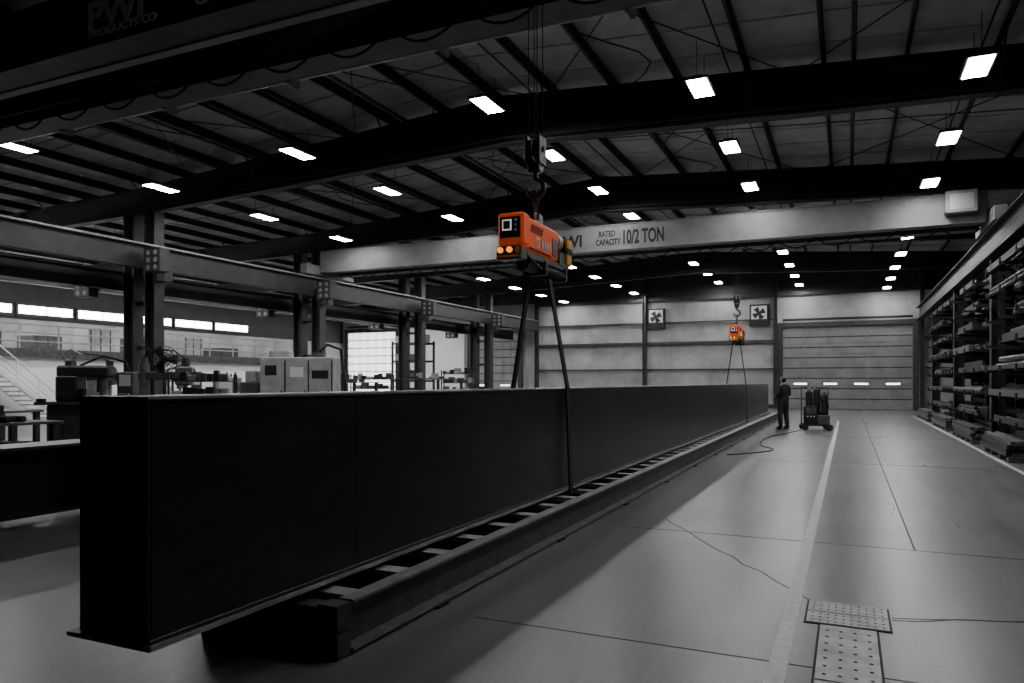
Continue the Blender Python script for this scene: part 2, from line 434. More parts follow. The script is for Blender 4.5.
# ------------------------------------------------------------------ cranes
def crane(name,ya,yb,zb_,h,face,xt,ty):
    b=B(name)
    for (y,kk) in ((ya,face),(yb,face)):
        b.box(-19.0,3.4,y,y+.45,zb_,zb_+.025,face); b.box(-19.0,3.4,y,y+.45,zb_+h-.025,zb_+h,face)
        b.box(-19.0,3.4,y+.04,y+.055,zb_+.025,zb_+h-.025,kk); b.box(-19.0,3.4,y+.395,y+.41,zb_+.025,zb_+h-.025,kk)
        b.box(-19.0,3.4,y+.2,y+.26,zb_+h,zb_+h+.05,'steel_mid')
    for x in (-19.2,3.6):
        b.bbox(x-.16,x+.16,ya-.7,yb+1.15,5.82,6.2,face,.02)
        for yy in (ya-.45,yb+.9): b.cyl((x-.06,yy,5.93),(x+.06,yy,5.93),.16,'black',16)
    b.box(xt-.7,xt+.7,ya+.1,yb+.4,zb_+h+.05,zb_+h+.09,'frame_blk')
    b.cyl((xt-.5,(ya+yb+.45)/2,zb_+h-.22),(xt+.5,(ya+yb+.45)/2,zb_+h-.22),.2,'bridge_dk',18)
    b.box(xt-.65,xt-.5,ya+.46,yb-.01,zb_+h-.45,zb_+h+.05,'frame_blk'); b.box(xt+.5,xt+.65,ya+.46,yb-.01,zb_+h-.45,zb_+h+.05,'frame_blk')
    b.cyl((xt+.65,(ya+yb+.45)/2,zb_+h-.22),(xt+1.1,(ya+yb+.45)/2,zb_+h-.22),.14,'bridge_dk',14)
    yy=yb-.12
    b.box(-18.8,3.2,yy-.03,yy+.03,zb_+.12,zb_+.17,'frame_blk')
    x=-18.5
    while x<2.5:
        pts=[(x+1.1*t/8,yy,zb_+.1-.28*(1-(2*t/8-1)**2)) for t in range(9)]
        b.tube(pts,.018,'black',6); x+=1.1
    return b
b=crane("overhead_bridge_crane",6.5,7.95,6.0,.8,'bridge_dk',-3.18,7.6)
b.box(-19,3.4,6.96,7.1,5.98,6.12,'wall')
b.box(-9.25,-7.75,6.525,6.535,6.12,6.7,'steel_mid')
b.cyl((-18.9,8.62,6.28),(3.2,8.62,6.28),.19,'steel_mid',16)
x=-18
while x<3: b.box(x-.03,x+.03,8.4,8.84,6.06,6.5,'frame_blk'); x+=2.6
c1=b.done()
text("capacity_lettering","PWI",.50,(-9.15,6.515,6.24),'letter',c1,sx=1.2)
text("capacity_lettering_small","PRODUCTS CO",.14,(-9.12,6.515,6.13),'letter',c1,sx=1.3)
text("rated_lettering","RATED\nCAPACITY",.24,(-7.2,6.515,6.4),'letter',c1)
text("ton_lettering","10/2 TON",.55,(-5.6,6.515,6.15),'letter',c1)
b=crane("overhead_bridge_crane",23.3,24.45,5.92,.84,'bridge',-3.18,24.0)
b.bbox(2.4,3.15,22.95,23.3,6.15,6.76,'bridge',.02); b.box(2.5,3.05,22.94,22.95,6.25,6.66,'wall')
c2=b.done()
text("maker_lettering","PWI",.55,(-9.0,23.32,6.12),'black',c2,sx=.95)
text("rated_lettering","  RATED\nCAPACITY",.27,(-7.6,23.325,6.38),'black',c2,sx=.66)
text("ton_lettering","10/2 TON",.62,(-6.72,23.325,6.11),'black',c2,sx=.53)

# ------------------------------------------------------------------ lifting gear
def hook_block(x,y,ztop,zc,par):
    b=B("crane_hook_block")
    for dx,dy in ((-.085,0),(-.03,.03),(.03,-.03),(.085,0)):
        b.cyl((x+dx,y+dy,zc+.2),(x+dx,y+dy,ztop),.006,'black',6)
    b.bbox(x-.09,x-.055,y-.11,y+.11,zc,zc+.32,'blackpl',.01); b.bbox(x+.055,x+.09,y-.11,y+.11,zc,zc+.32,'blackpl',.01)
    for dx in (-.03,.03): b.cyl((x+dx-.022,y,zc+.17),(x+dx+.022,y,zc+.17),.125,'steel_dk',20)
    b.cyl((x-.11,y,zc+.17),(x+.11,y,zc+.17),.03,'steel_mid',12)
    b.bbox(x-.07,x+.07,y-.07,y+.07,zc-.08,zc+.03,'blackpl',.01)
    b.cyl((x,y,zc-.16),(x,y,zc-.06),.032,'steel_mid',12)
    pts=[];rr=[]
    for i in range(19):
        t=math.radians(90-i*15.5)
        pts.append((x+.095*math.cos(t),y,zc-.255+.095*math.sin(t))); rr.append(.034 if 3<i<14 else .026 if i<17 else .014)
    b.tube(pts,rr,'steel_mid',10)
    zl=zc-.33
    for j in range(5):
        cz=zl-.075*j; N=14; pts=[]
        for i in range(N+1):
            t=2*math.pi*i/N; a=.032*math.cos(t); c=.052*math.sin(t)
            pts.append((x+(a if j%2 else 0),y+(0 if j%2 else a),cz+c))
        b.tube(pts,.013,'steel_mid',6)
    b.done(parent=par)
hook_block(-3.18,7.6,6.6,4.02,c1)
hook_block(-3.18,24.0,6.5,4.02,c2)

def lifter():
    b=B("load_rotator_lifter")     # local origin = centre of body, long axis Y
    b.bbox(-.14,.14,-.72,.36,-.16,.22,'orange',.03)
    b.bbox(-.155,.155,-.76,-.58,-.12,.24,'orange',.02)
    b.box(-.12,.12,-.775,-.755,-.04,.19,'blackpl')
    b.box(-.09,.02,-.782,-.77,.04,.16,'lcd'); b.box(-.075,.005,-.786,-.78,.055,.145,'steel_mid')
    for i in range(3): b.cyl((.07,-.786,.15-.055*i),(.07,-.77,.15-.055*i),.016,'white',10)
    b.bbox(-.16,.14,-.80,-.62,-.28,-.13,'blackpl',.015)
    for x in (-.10,.01): b.cyl((x,-.825,-.18),(x,-.79,-.18),.032,'amber',14)
    b.box(-.14,.13,-.805,-.80,-.262,-.235,'yellow'); b.box(.08,.125,-.805,-.80,-.22,-.15,'yellow')
    for s in (-1,1):
        xo=.141*s; xi=.146*s
        for i in range(6):
            y0=-.52+.06*i
            p=[(xi-.004*s,y0,.06),(xi+.002*s,y0,.06),(xi+.002*s,y0+.03,.06),(xi-.004*s,y0+.03,.06),(xi-.004*s,y0+.03,.15),(xi+.002*s,y0+.03,.15),(xi+.002*s,y0+.06,.15),(xi-.004*s,y0+.06,.15)]
            b.hexa(p,'black')
        b.box(min(xo,xi),max(xo,xi),-.36,-.26,-.09,.03,'white'); b.box(min(xo,xi)-.001,max(xo,xi)+.001,-.34,-.28,-.06,.0,'orange')
        for i,(a,c) in enumerate(((-.20,-.14),(-.11,-.06),(-.03,.03),(.05,.09))): b.box(min(xo,xi),max(xo,xi),a,c,-.08,.02,'white')
        b.box(min(xo,xi),max(xo,xi),-.56,.1,-.145,-.115,'black')
        b.box(min(xo,xi),max(xo,xi),.14,.30,-.12,.10,'blackpl')
        for i in range(4): b.box(min(xo,xi)-.003,max(xo,xi)+.003,.15,.29,-.10+.045*i,-.08+.045*i,'steel_mid')
    b.bbox(-.06,.06,-.55,.40,.22,.26,'orange',.01)
    b.box(-.015,.015,-.12,.16,.25,.38,'blackpl'); b.cyl((-.04,.02,.345),(.04,.02,.345),.035,'steel_lt',12)
    b.cyl((0,.36,.12),(0,.62,.12),.12,'cream',20); b.cyl((0,.42,.12),(0,.45,.12),.124,'steel_mid',20)
    b.bbox(-.14,.14,.38,.76,-.20,.0,'blackpl',.02)
    b.bbox(-.16,.16,.60,.80,-.16,.18,'yellow',.02)
    b.box(-.163,.163,.61,.79,-.02,.06,'black'); b.box(-.14,.14,.595,.60,-.1,.13,'black')
    b.bbox(-.13,.13,-.60,.72,-.24,-.16,'blackpl',.01)
    for y in (-.05,.62): b.bbox(-.15,.15,y-.03,y+.03,-.37,-.20,'blackpl',.012)
    b.cyl((-.09,-.1,-.30),(-.09,.68,-.30),.055,'black',18); b.cyl((.09,-.1,-.30),(.09,.68,-.30),.055,'black',18)
    b.cyl((0,-.42,-.27),(0,-.08,-.27),.08,'steel_dk',16); b.cyl((0,-.48,-.27),(0,-.42,-.27),.06,'blackpl',12)
    b.tube([(.12,-.6,-.2),(.16,-.4,-.30),(.15,-.2,-.32),(.1,-.1,-.25)],.012,'black',6)
    return b
o=lifter().done((-3.165,7.60,3.125)); o.scale=(.94,.93,.93)
o=link(o.data,"load_rotator_lifter",(-3.165,24.0,3.125)); o.scale=(.94,.93,.93)
gx0,gx1=-3.465,-2.985; gz0,gz1=.35,1.53
fx0,fx1=-3.50,-2.93     # bottom flange edges
def sling(y):
    b=B("lifting_sling")
    zt_=2.83
    yl,yr=y-.24,y+.04      # the loop lies slightly skewed
    P=[(-3.325,yl+.05,zt_),(gx0-.045,yl,gz1+.02),(fx0-.02,yl,gz0+.02),(fx0-.02,yl,.335),(fx1+.02,yr,.335),(fx1+.02,yr,gz0+.02),(gx1+.03,yr,gz1+.02),(-3.11,yr-.2,zt_),(-3.14,yr-.2,zt_+.05),(-3.29,yl+.05,zt_+.05)]
    n=len(P)
    for i in range(n):
        p=Vector(P[i]); q=Vector(P[(i+1)%n])
        d=(q-p).normalized(); nn=Vector((d.z,0,-d.x)).normalized()*.011
        a=p-d*.008; c=q+d*.008; e=Vector((0,.045,0))
        b.hexa([a-nn-e,c-nn-e,c-nn+e,a-nn+e,a+nn-e,c+nn-e,c+nn+e,a+nn+e],'black')
    b.done()
sling(7.97); sling(24.35)

# ------------------------------------------------------------------ main plate girder
b=B("steel_box_girder")
ya,yb=2.43,32.0
b.box(fx0,fx1,ya-.04,yb,gz0,gz0+.022,'steel_black')
b.box(fx1-.006,fx1+.003,ya-.03,yb,gz0+.002,gz0+.026,'steel_edge'); b.box(fx0,fx1,ya-.044,ya-.04,gz0+.004,gz0+.018,'steel_mid')  # pale strip paints the light caught along the flange edge
b.box(gx0-.01,gx1+.012,ya-.01,yb,gz1-.022,gz1,'steel_black')
b.box(gx1+.008,gx1+.014,ya-.01,yb,gz1-.012,gz1+.001,'steel_lt')
b.box(gx0,gx0+.02,ya+.01,yb-.01,gz0+.022,gz1-.022,'steel_black'); b.box(gx1-.02,gx1,ya+.01,yb-.01,gz0+.022,gz1-.022,'steel_black')
b.box(gx0,gx1,ya,ya+.02,gz0+.022,gz1-.022,'black'); b.box(gx0,gx1,yb-.02,yb,gz0+.022,gz1-.022,'steel_black')
for y in (4.05,):
    b.box(gx1,gx1+.002,y-.005,y+.005,gz0+.022,gz1-.022,'steel_black'); b.box(gx0-.002,gx0,y-.005,y+.005,gz0+.022,gz1-.022,'steel_black')
b.cyl((gx1+.004,ya,gz0+.028),(gx1+.004,yb,gz0+.028),.008,'steel_dk',6)
b.done()

# support ladder frame
b=B("support_ladder_frame")
def chan(x0,face,y0,y1,z0,z1):
    w=.11; t=.018
    xo=x0; xi=x0-w*face
    b.box(min(xo,xi),max(xo,xi),y0,y1,z0,z0+t,'steel_lt'); b.box(min(xo,xi),max(xo,xi),y0,y1,z1-t,z1,'steel_lt')
    xw=xi; b.box(min(xw,xw+t*face),max(xw,xw+t*face),y0,y1,z0+t,z1-t,'steel_mid')
chan(-2.64,1,3.55,33.2,.02,.32); chan(-3.72,-1,3.55,33.2,.02,.32)
y=3.62
while y<33.1:
    b.box(-3.61,-2.75,y,y+.14,.27,.315,'steel_edge'); b.box(-3.61,-2.75,y+.055,y+.065,.12,.27,'steel_dk'); y+=.58
b.box(-3.70,-2.80,3.40,3.53,.17,.30,'steel_dk'); b.box(-3.70,-2.78,3.40,3.53,.0,.14,'steel_dk')  # dark colour paints the shadow on these cross members; end blocks stay lighter
b.box(-2.80,-2.66,3.42,3.545,.17,.31,'steel_mid'); b.box(-2.78,-2.66,3.42,3.545,0,.14,'steel_mid')
y=4.5
while y<33: b.box(-3.85,-2.62,y,y+.14,0,.02,'frame_blk'); y+=2.4
b.done()

# ------------------------------------------------------------------ left floor steelwork
b=B("steel_plate_girder")
b.box(-8.75,-8.15,1.2,14,.12,.15,'steel_black'); b.box(-8.75,-8.15,1.2,14,.86,.89,'steel_black'); b.box(-8.16,-8.145,1.2,14,.86,.89,'steel_dk'); b.box(-8.46,-8.44,1.2,14,.15,.86,'steel_black')
y=1.6
while y<14: b.box(-8.72,-8.18,y,y+.015,.15,.86,'steel_black'); y+=1.4
for y in (2.5,7,12): b.box(-9.0,-7.9,y,y+.15,0,.12,'frame_blk')
b.done()
def worktable(x,y,w,l,h,items=6):
    b=B("welding_table")
    b.box(x-w/2,x+w/2,y-l/2,y+l/2,h-.04,h,'steel_mid')
    for sx in (-1,1):
        for sy in (-1,1):
            b.box(x+sx*(w/2-.1)-.05,x+sx*(w/2-.1)+.05,y+sy*(l/2-.1)-.05,y+sy*(l/2-.1)+.05,0,h-.04,'frame_col')
        b.box(x+sx*(w/2-.1)-.02,x+sx*(w/2-.1)+.02,y-l/2+.1,y+l/2-.1,.25,.3,'frame_col')
    b.box(x-w/2+.1,x+w/2-.1,y-l/2+.1,y+l/2-.1,.3,.33,'steel_dk')
    for i in range(items):
        px=x+random.uniform(-w/2+.25,w/2-.25); py=y+random.uniform(-l/2+.4,l/2-.4); a=random.uniform(.08,.22); c=random.uniform(.1,.4); hh=random.uniform(.05,.3)
        k=random.choice(['steel_mid','steel_lt','frame_blk','steel_dk','steel_dk'])
        t=random.random()
        if t<.4:
            b.box(px-a,px+a,py-c,py+c,h,h+.015,k); b.box(px-a,px-a+.015,py-c,py+c,h+.015,h+hh,k)
        elif t<.7: b.cyl((px-a,py,h+.05),(px+a,py,h+.05),.05,k,12)
        else:
            b.bbox(px-.1,px+.1,py-.06,py+.06,h,h+.18,k,.01); b.cyl((px,py,h+.18),(px,py,h+.3),.03,'steel_lt',8)
        b.bbox(px-.2,px+.1,py-.2,py+.15,.33,.33+random.uniform(.1,.3),random.choice(['steel_dk','frame_col','steel_mid']),.01)
    b.done()
worktable(-12.6,6.6,1.3,3.0,.95,14); worktable(-13.5,11.6,1.4,3.2,.95,14); worktable(-16.4,8.6,1.4,3.2,1.0,14)
worktable(-16.5,27.6,1.4,3.6,1.75,8); worktable(-16.6,22.0,1.2,2.2,1.6,6)

def stack(name,x,y0,n,z,kk):
    b=B(name)
    for i in range(n):
        xx=x+.24*i; L=random.uniform(3.2,4.2)
        b.ibeam_y(xx,y0,y0+L,z,z+.28,.2,kk,.02,.012)
        if i<n-1: b.ibeam_y(xx+.12,y0+.3,y0+L-.5,z+.30,z+.55,.18,'steel_dk',.02,.012)
    b.box(x-.3,x+.24*n,y0+.4,y0+.52,0,z,'frame_blk'); b.box(x-.3,x+.24*n,y0+2.6,y0+2.72,0,z,'frame_blk')
    b.done()
stack("beam_stack",-11.2,3.0,5,.12,'steel_mid'); stack("beam_stack",-11.2,8.6,5,.3,'steel_mid')

# machines
def ironworker(x,y,r=0,s=1):
    b=B("ironworker_machine")
    b.bbox(-.9,.9,-.4,.4,0,1.05,'steel_mid',.03)
    b.box(-1.15,1.15,-.45,.45,1.05,1.12,'steel_mid')
    b.bbox(-.75,-.25,-.3,.3,1.12,1.75,'frame_col',.04); b.bbox(-.75,.45,-.26,.26,1.72,2.0,'frame_col',.05)
    b.cyl((.2,0,1.35),(.2,0,1.74),.12,'steel_lt',16); b.cyl((.2,0,1.2),(.2,0,1.35),.05,'steel_lt',12)
    b.bbox(.6,.98,-.2,.2,1.12,1.85,'steel_mid',.03); b.box(.66,.92,-.21,-.2,1.5,1.78,'white')
    for i in range(3): b.cyl((.68+.1*i,-.22,1.3),(.68+.1*i,-.2,1.3),.025,'white',8)
    b.cyl((-.5,-.1,2.0),(-.5,-.1,2.12),.1,'steel_mid',14)
    b.tube([(.8,.1,1.85),(.7,.1,2.1),(.2,.1,2.25),(-.3,0,2.0)],.03,'black',8)
    for i in range(5):
        px=-1.05+.45*i; b.bbox(px-.08,px+.08,-.38,-.2,1.12,1.2+.12*(i%3),random.choice(['steel_lt','black','white']),.01)
    b.tube([(-.6,0,2.0),(-.7,0,2.3),(-.45,-.1,2.4),(-.2,-.1,2.25)],.02,'steel_lt',6)
    b.done((x,y,0),(0,0,r))
ironworker(-16.9,12.2,.6)
ironworker(-23.4,20.2,.8)
def drill(x,y,r=0):
    b=B("radial_drill_press")
    b.box(-.9,.9,-.5,.5,0,.2,'steel_mid'); b.bbox(-.1,.7,-.4,.4,.2,.8,'steel_mid',.02)
    b.cyl((-.6,0,.2),(-.6,0,2.15),.15,'steel_mid',20); b.bbox(-.8,.95,-.14,.14,1.65,1.9,'frame_col',.03)
    b.bbox(.25,.7,-.28,.26,1.5,2.05,'steel_mid',.05); b.cyl((.5,0,1.1),(.5,0,1.5),.07,'steel_lt',14); b.cyl((.5,0,.98),(.5,0,1.1),.03,'steel_lt',10)
    b.cyl((.5,0,2.05),(.5,0,2.3),.12,'frame_col',16)
    for i in range(4):
        t=i*math.pi/2; b.cyl((.5,-.32,1.7),(.5+.18*math.cos(t),-.34,1.7+.18*math.sin(t)),.012,'steel_lt',6); b.ball((.5+.18*math.cos(t),-.34,1.7+.18*math.sin(t)),.028,'black',8)
    b.cyl((-.6,0,2.15),(-.6,0,2.3),.1,'frame_col',14)
    b.tube([(-.6,0,2.3),(-.5,0,2.55),(.2,0,2.5),(.5,0,2.28)],.02,'black',6)
    b.done((x,y,0),(0,0,r))
drill(-17.9,15.2,.7); drill(-23.0,16.6,.7)
def shelf_cart(x,y,r,h=2.1):
    b=B("parts_shelf")
    for sx in (-.8,.8):
        for sy in (-.3,.3): b.box(sx-.025,sx+.025,sy-.025,sy+.025,0,h,'frame_col')
    n=5
    for i in range(n):
        z=.15+(h-.35)*i/(n-1); b.box(-.82,.82,-.32,.32,z,z+.03,'steel_mid')
        xx=-.74
        while xx<.6:
            w=random.uniform(.1,.3); hh=random.uniform(.08,.3)
            b.bbox(xx,xx+w,-.25,.2,z+.03,z+.03+hh,random.choice(['steel_lt','frame_blk','steel_mid','frame_blk','cabinet']),.008); xx+=w+.04
    b.done((x,y,0),(0,0,r))
shelf_cart(-15.6,14.4,.7,1.8); shelf_cart(-17.4,24.6,.4,1.9); shelf_cart(-18.2,33.2,.3,2.2)
def pedestal_fan(x,y,z,r):
    b=B("pedestal_fan")
    b.cyl((0,0,0),(0,0,.05),.32,'frame_blk',20); b.cyl((0,0,.05),(0,0,z),.03,'frame_blk',10)
    b.cyl((0,.02,z),(0,.22,z),.09,'blackpl',14)
    for rr in (.36,.28,.19,.1):
        pts=[(rr*math.cos(2*math.pi*i/24),-.06 if rr<.36 else 0,z+rr*math.sin(2*math.pi*i/24)) for i in range(25)]
        b.tube(pts,.012,'frame_blk',5)
    for i in range(16):
        t=2*math.pi*i/16; b.cyl((0,-.07,z),(.36*math.cos(t),0,z+.36*math.sin(t)),.008,'frame_blk',5)
    for i in range(3):
        t=2*math.pi*i/3; u=Vector((math.cos(t),0,math.sin(t))); w=Vector((-math.sin(t),.35,math.cos(t)))*.13; p=Vector((0,0,z)); e=Vector((0,.008,0))
        b.hexa([p-w*.3,p+u*.33-w,p+u*.33+w,p+w*.3,p-w*.3+e,p+u*.33-w+e,p+u*.33+w+e,p+w*.3+e],'frame_blk')
    b.done((x,y,0),(0,0,r))
pedestal_fan(-16.6,14.0,2.2,.7)
def enclosure(x,y,r=0):
    b=B("plasma_cutter_cabinet")
    b.bbox(-1.1,1.1,-.5,.5,.1,2.35,'cabinet',.03)
    for sx in (-.9,.9): b.box(sx-.1,sx+.1,-.45,.45,0,.1,'frame_blk')
    for i in range(3):
        xx=-1.02+.7*i; b.box(xx,xx+.64,-.515,-.5,.25,2.2,'cabinet'); b.box(xx+.55,xx+.59,-.54,-.515,1.1,1.35,'black'); b.box(xx+.645,xx+.69,-.512,-.5,.2,2.25,'frame_col')
    b.box(-.95,-.6,-.525,-.51,1.8,2.1,'black'); b.box(.45,.95,-.525,-.515,1.7,1.95,'frame_blk'); b.box(-.2,.2,-.525,-.515,1.75,2.05,'white')
    b.bbox(-.9,-.3,-.3,.3,2.35,2.55,'cabinet',.02); b.cyl((.5,0,2.35),(.5,0,2.5),.2,'steel_mid',16)
    b.tube([(.5,0,2.5),(.8,0,2.75),(1.2,.1,2.6),(1.3,.2,1.5),(1.3,.2,.05)],.05,'black',8)
    b.bbox(-1.75,-1.2,-.35,.35,.0,1.6,'steel_mid',.03); b.bbox(-1.65,-1.3,-.2,.2,1.6,1.95,'cabinet',.03)
    b.bbox(-2.5,-1.9,-.3,.3,0,1.75,'cabinet',.03); b.box(-2.4,-2.0,-.31,-.3,1.2,1.65,'white')
    for i in range(4): b.cyl((-2.4+.13*i,0,1.75),(-2.4+.13*i,0,1.85+.05*(i%2)),.03,'steel_mid',8)
    b.done((x,y,0),(0,0,r))
enclosure(-15.3,17.9,.45)
b=B("storage_rack")
rx0,rx1,ry=-23.4,-21.3,35.0
for x in (rx0,rx1):
    for y in (ry,ry+1): b.box(x-.05,x+.05,y-.05,y+.05,0,3.9,'frame_col')
for z in (.5,1.6,2.7,3.7):
    b.box(rx0,rx1,ry-.05,ry+.05,z,z+.1,'frame_col'); b.box(rx0,rx1,ry+.95,ry+1.05,z,z+.1,'frame_col'); b.box(rx0+.05,rx1-.05,ry,ry+1,z+.1,z+.12,'steel_lt')
    for i in range(4):
        if random.random()<.6:
            hx=rx0+.1+.5*i; b.bbox(hx,hx+.38,ry+.1,ry+.8,z+.12,z+.12+random.uniform(.3,.6),random.choice(['wall','steel_mid','cabinet']),.01)
b.done()

# ------------------------------------------------------------------ mezzanine and stair
b=B("mezzanine_platform")
mx0,mx1,my0,my1=-35.9,-30.0,4.0,33.5
b.box(mx0,mx1,my0,my1,2.75,2.9,'wall_wh'); b.box(mx1-.05,mx1+.02,my0,my1,2.6,2.95,'steel_mid')
b.box(mx1-.35,mx1-.2,my0,my1,0,2.75,'wall_wh')
y=my0+.1
while y<my1:
    b.box(mx1-.05,mx1,y,y+.05,2.9,3.95,'steel_lt'); y+=1.6
for z in (3.25,3.6,3.93): b.cyl((mx1-.02,my0,z),(mx1-.02,my1,z),.03,'steel_lt',8)
for y in (8,16,24,32): b.box(mx1-.15,mx1,y,y+.15,0,2.6,'frame_col')
for y in (10.5,21.5,28.5):
    b.box(mx1-.2,mx1-.17,y,y+.95,0,2.05,'steel_mid')
for i in range(11):
    y=5+i*2.6; w=random.uniform(.5,.9); h=random.uniform(.5,1.2); k=random.choice(['wall','steel_mid','frame_col','steel_lt'])
    b.bbox(-33.0-w,-33.0+w,y,y+1.3,2.9,2.9+h,k,.02)
    for j in range(3): b.box(-33.0-w-.01,-33.0+w+.01,y+.1+.5*j,y+.16+.5*j,2.92,2.88+h,'frame_col')
b.done()
b=B("steel_stair")
n=16; y_t,y_b=15.9,19.3
for i in range(n):
    t=(i+.5)/n; y=y_b+(y_t-y_b)*t; z=2.9*(i+1)/(n+.0)
    b.box(-29.85,-28.75,y-.13,y+.13,z-.05,z,'letter')
for x in (-29.9,-28.7):
    p=[(x-.03,y_b+.1,0),(x+.03,y_b+.1,0),(x+.03,y_t,2.75),(x-.03,y_t,2.75),(x-.03,y_b+.1,.2),(x+.03,y_b+.1,.2),(x+.03,y_t,2.95),(x-.03,y_t,2.95)]
    b.add(p,[(0,1,2,3),(4,5,6,7),(0,1,5,4),(2,3,7,6),(0,3,7,4),(1,2,6,5)],'letter')
    b.cyl((x,y_b,1.0),(x,y_t,3.9),.03,'letter',8); b.cyl((x,y_b,.6),(x,y_t,3.5),.025,'letter',8)
    for i in range(5):
        t=i/4; y=y_b+(y_t-y_b)*t; b.cyl((x,y,2.9*t),(x,y,2.9*t+1.0),.025,'letter',8)
b.box(-29.95,-28.65,y_t-1.2,y_t,2.8,2.9,'steel_mid')
for x in (-29.9,-28.7): b.box(x-.05,x+.05,y_t-1.15,y_t-1.05,0,2.8,'frame_col')
b.done()

# ------------------------------------------------------------------ cantilever racks on the right
def rack(y0,y1):
    b=B("cantilever_rack")
    n=max(2,int(round((y1-y0)/1.8))); levels=[.55,1.2,1.85,2.5,3.15,3.8,4.45]
    for i in range(n+1):
        y=y0+(y1-y0)*i/n
        b.ibeam_z(5.15,y,.12,5.0 if i%3 else 5.6,.26,.16,'frame_blk',.02); b.box(3.3,5.4,y-.08,y+.08,0,.12,'frame_blk')
        for z in levels:
            b.hexa([(3.35,y-.04,z+.0),(5.02,y-.04,z-.12),(5.02,y+.04,z-.12),(3.35,y+.04,z),(3.35,y-.04,z+.06),(5.02,y-.04,z+.06),(5.02,y+.04,z+.06),(3.35,y+.04,z+.06)],'frame_blk')
            b.box(3.32,3.36,y-.03,y+.03,z,z+.16,'frame_blk')
    for z in (1.5,3.5): b.box(5.1,5.2,y0,y1,z,z+.08,'frame_blk')
    par=b.done()
    b=B("bar_stock")
    for z in [.06]+levels:
        x=3.40
        while x<4.9:
            t=random.random(); L0=y0+random.uniform(-.9,1.6); L1=y1+random.uniform(-2.2,.6); k=random.choice(['steel_dk','steel_dk','steel_black','frame_col','frame_blk','stock'])
            zz=z+.06
            if t<.34:
                r=random.uniform(.03,.1); b.cyl((x+r,L0,zz+r),(x+r,L1,zz+r),r,k,10)
                if random.random()<.5: b.cyl((x+r,L0+.3,zz+3*r),(x+r,L1-.5,zz+3*r),r*.95,k,10)
                x+=2*r+.02
            elif t<.66:
                w=random.uniform(.06,.2); h=random.uniform(.05,.22); b.box(x,x+w,L0,L1,zz,zz+h,k); 
                if random.random()<.6: b.box(x+.01,x+w*.6,L0+random.uniform(-.3,.5),L1-.4,zz+h,zz+h+random.uniform(.03,.16),random.choice(['steel_dk','steel_dk','stock']))
                x+=w+.02
            elif t<.86:
                b.box(x,x+.12,L0,L1,zz,zz+.01,k); b.box(x,x+.012,L0,L1,zz+.01,zz+.16,k); x+=.15
            else: x+=.22
    b.done(parent=par)
for (a,c) in ((10.4,15.3),(17.3,23.0),(25.2,30.8),(33.0,38.6)): rack(a,c)
for (y0,L) in ((17.0,3.8),(21.8,4.5),(27.3,5.0),(33.4,5)):
    b=B("steel_bar_pile")
    yy=y0+.3
    while yy<y0+L-.2: b.box(2.88,3.28,yy,yy+.12,0,.1,'stock'); yy+=.9
    for j in range(4):
        for i in range(4-(j>1)):
            b.box(2.89+.095*i,2.97+.095*i,y0+random.uniform(0,.6),y0+L-random.uniform(0,.8),.1+.085*j,.175+.085*j,random.choice(['steel_dk','stock','steel_mid']))
    b.done()

# ------------------------------------------------------------------ welding cart near the worker
b=B("welding_gas_cart")
b.box(-.45,.45,-.3,.3,.14,.18,'frame_blk')
for sx in (-.38,.38):
    for sy in (-.33,.33): b.cyl((sx,sy-.03,.10),(sx,sy+.03,.10),.10,'black',16)
for (x,y,h) in ((-.2,.08,1.25),(.05,.12,1.35),(.28,.05,1.15)):
    b.cyl((x,y,.18),(x,y,h),.115,'frame_blk',18); b.cyl((x,y,h),(x,y,h+.1),.115,'frame_blk',18,r2=.04); b.cyl((x,y,h+.1),(x,y,h+.2),.035,'steel_mid',10)
    b.cyl((x-.05,y,h+.17),(x+.05,y,h+.17),.02,'steel_lt',8); b.cyl((x,y-.08,h+.14),(x,y-.04,h+.14),.04,'steel_lt',12)
b.bbox(-.4,.0,-.28,-.06,.18,.8,'blackpl',.02); b.box(-.36,-.04,-.29,-.28,.55,.75,'steel_mid')
for i in range(3): b.cyl((-.3+.1*i,-.31,.46),(-.3+.1*i,-.28,.46),.025,'white',8)
for z in (.5,1.0): b.box(-.38,.42,.2,.23,z,z+.05,'frame_blk')
b.tube([(-.42,.25,.18),(-.42,.25,1.3),(-.42,.32,1.42),(.42,.32,1.42),(.42,.25,1.3),(.42,.25,.18)],.018,'frame_blk',8)
for k in range(3):
    pts=[(.2+.17*math.cos(t*.4),-.12-.02*k,.75+.24*math.sin(t*.4)+.02*k) for t in range(17)]
    b.tube(pts,.016,'black',6)
b.bbox(.02,.4,-.25,-.05,.18,.5,'steel_mid',.02)
b.done((-.98,26.6,0),(0,0,.2))
b=B("welding_cable")
P=[(-1.4,26.2),(-1.7,24.5),(-2.1,22),(-2.0,19.5),(-1.6,18.3),(-1.9,17.3),(-2.45,16.5)]
pts=[]
for i in range(len(P)-1):
    p0=P[max(i-1,0)];p1=P[i];p2=P[i+1];p3=P[min(i+2,len(P)-1)]
    for s in range(8):
        t=s/8
        f=lambda a,b_,c,d:.5*((2*b_)+(-a+c)*t+(2*a-5*b_+4*c-d)*t*t+(-a+3*b_-3*c+d)*t**3)
        pts.append((f(p0[0],p1[0],p2[0],p3[0]),f(p0[1],p1[1],p2[1],p3[1]),.012))
b.tube(pts,.012,'black',6); b.done()

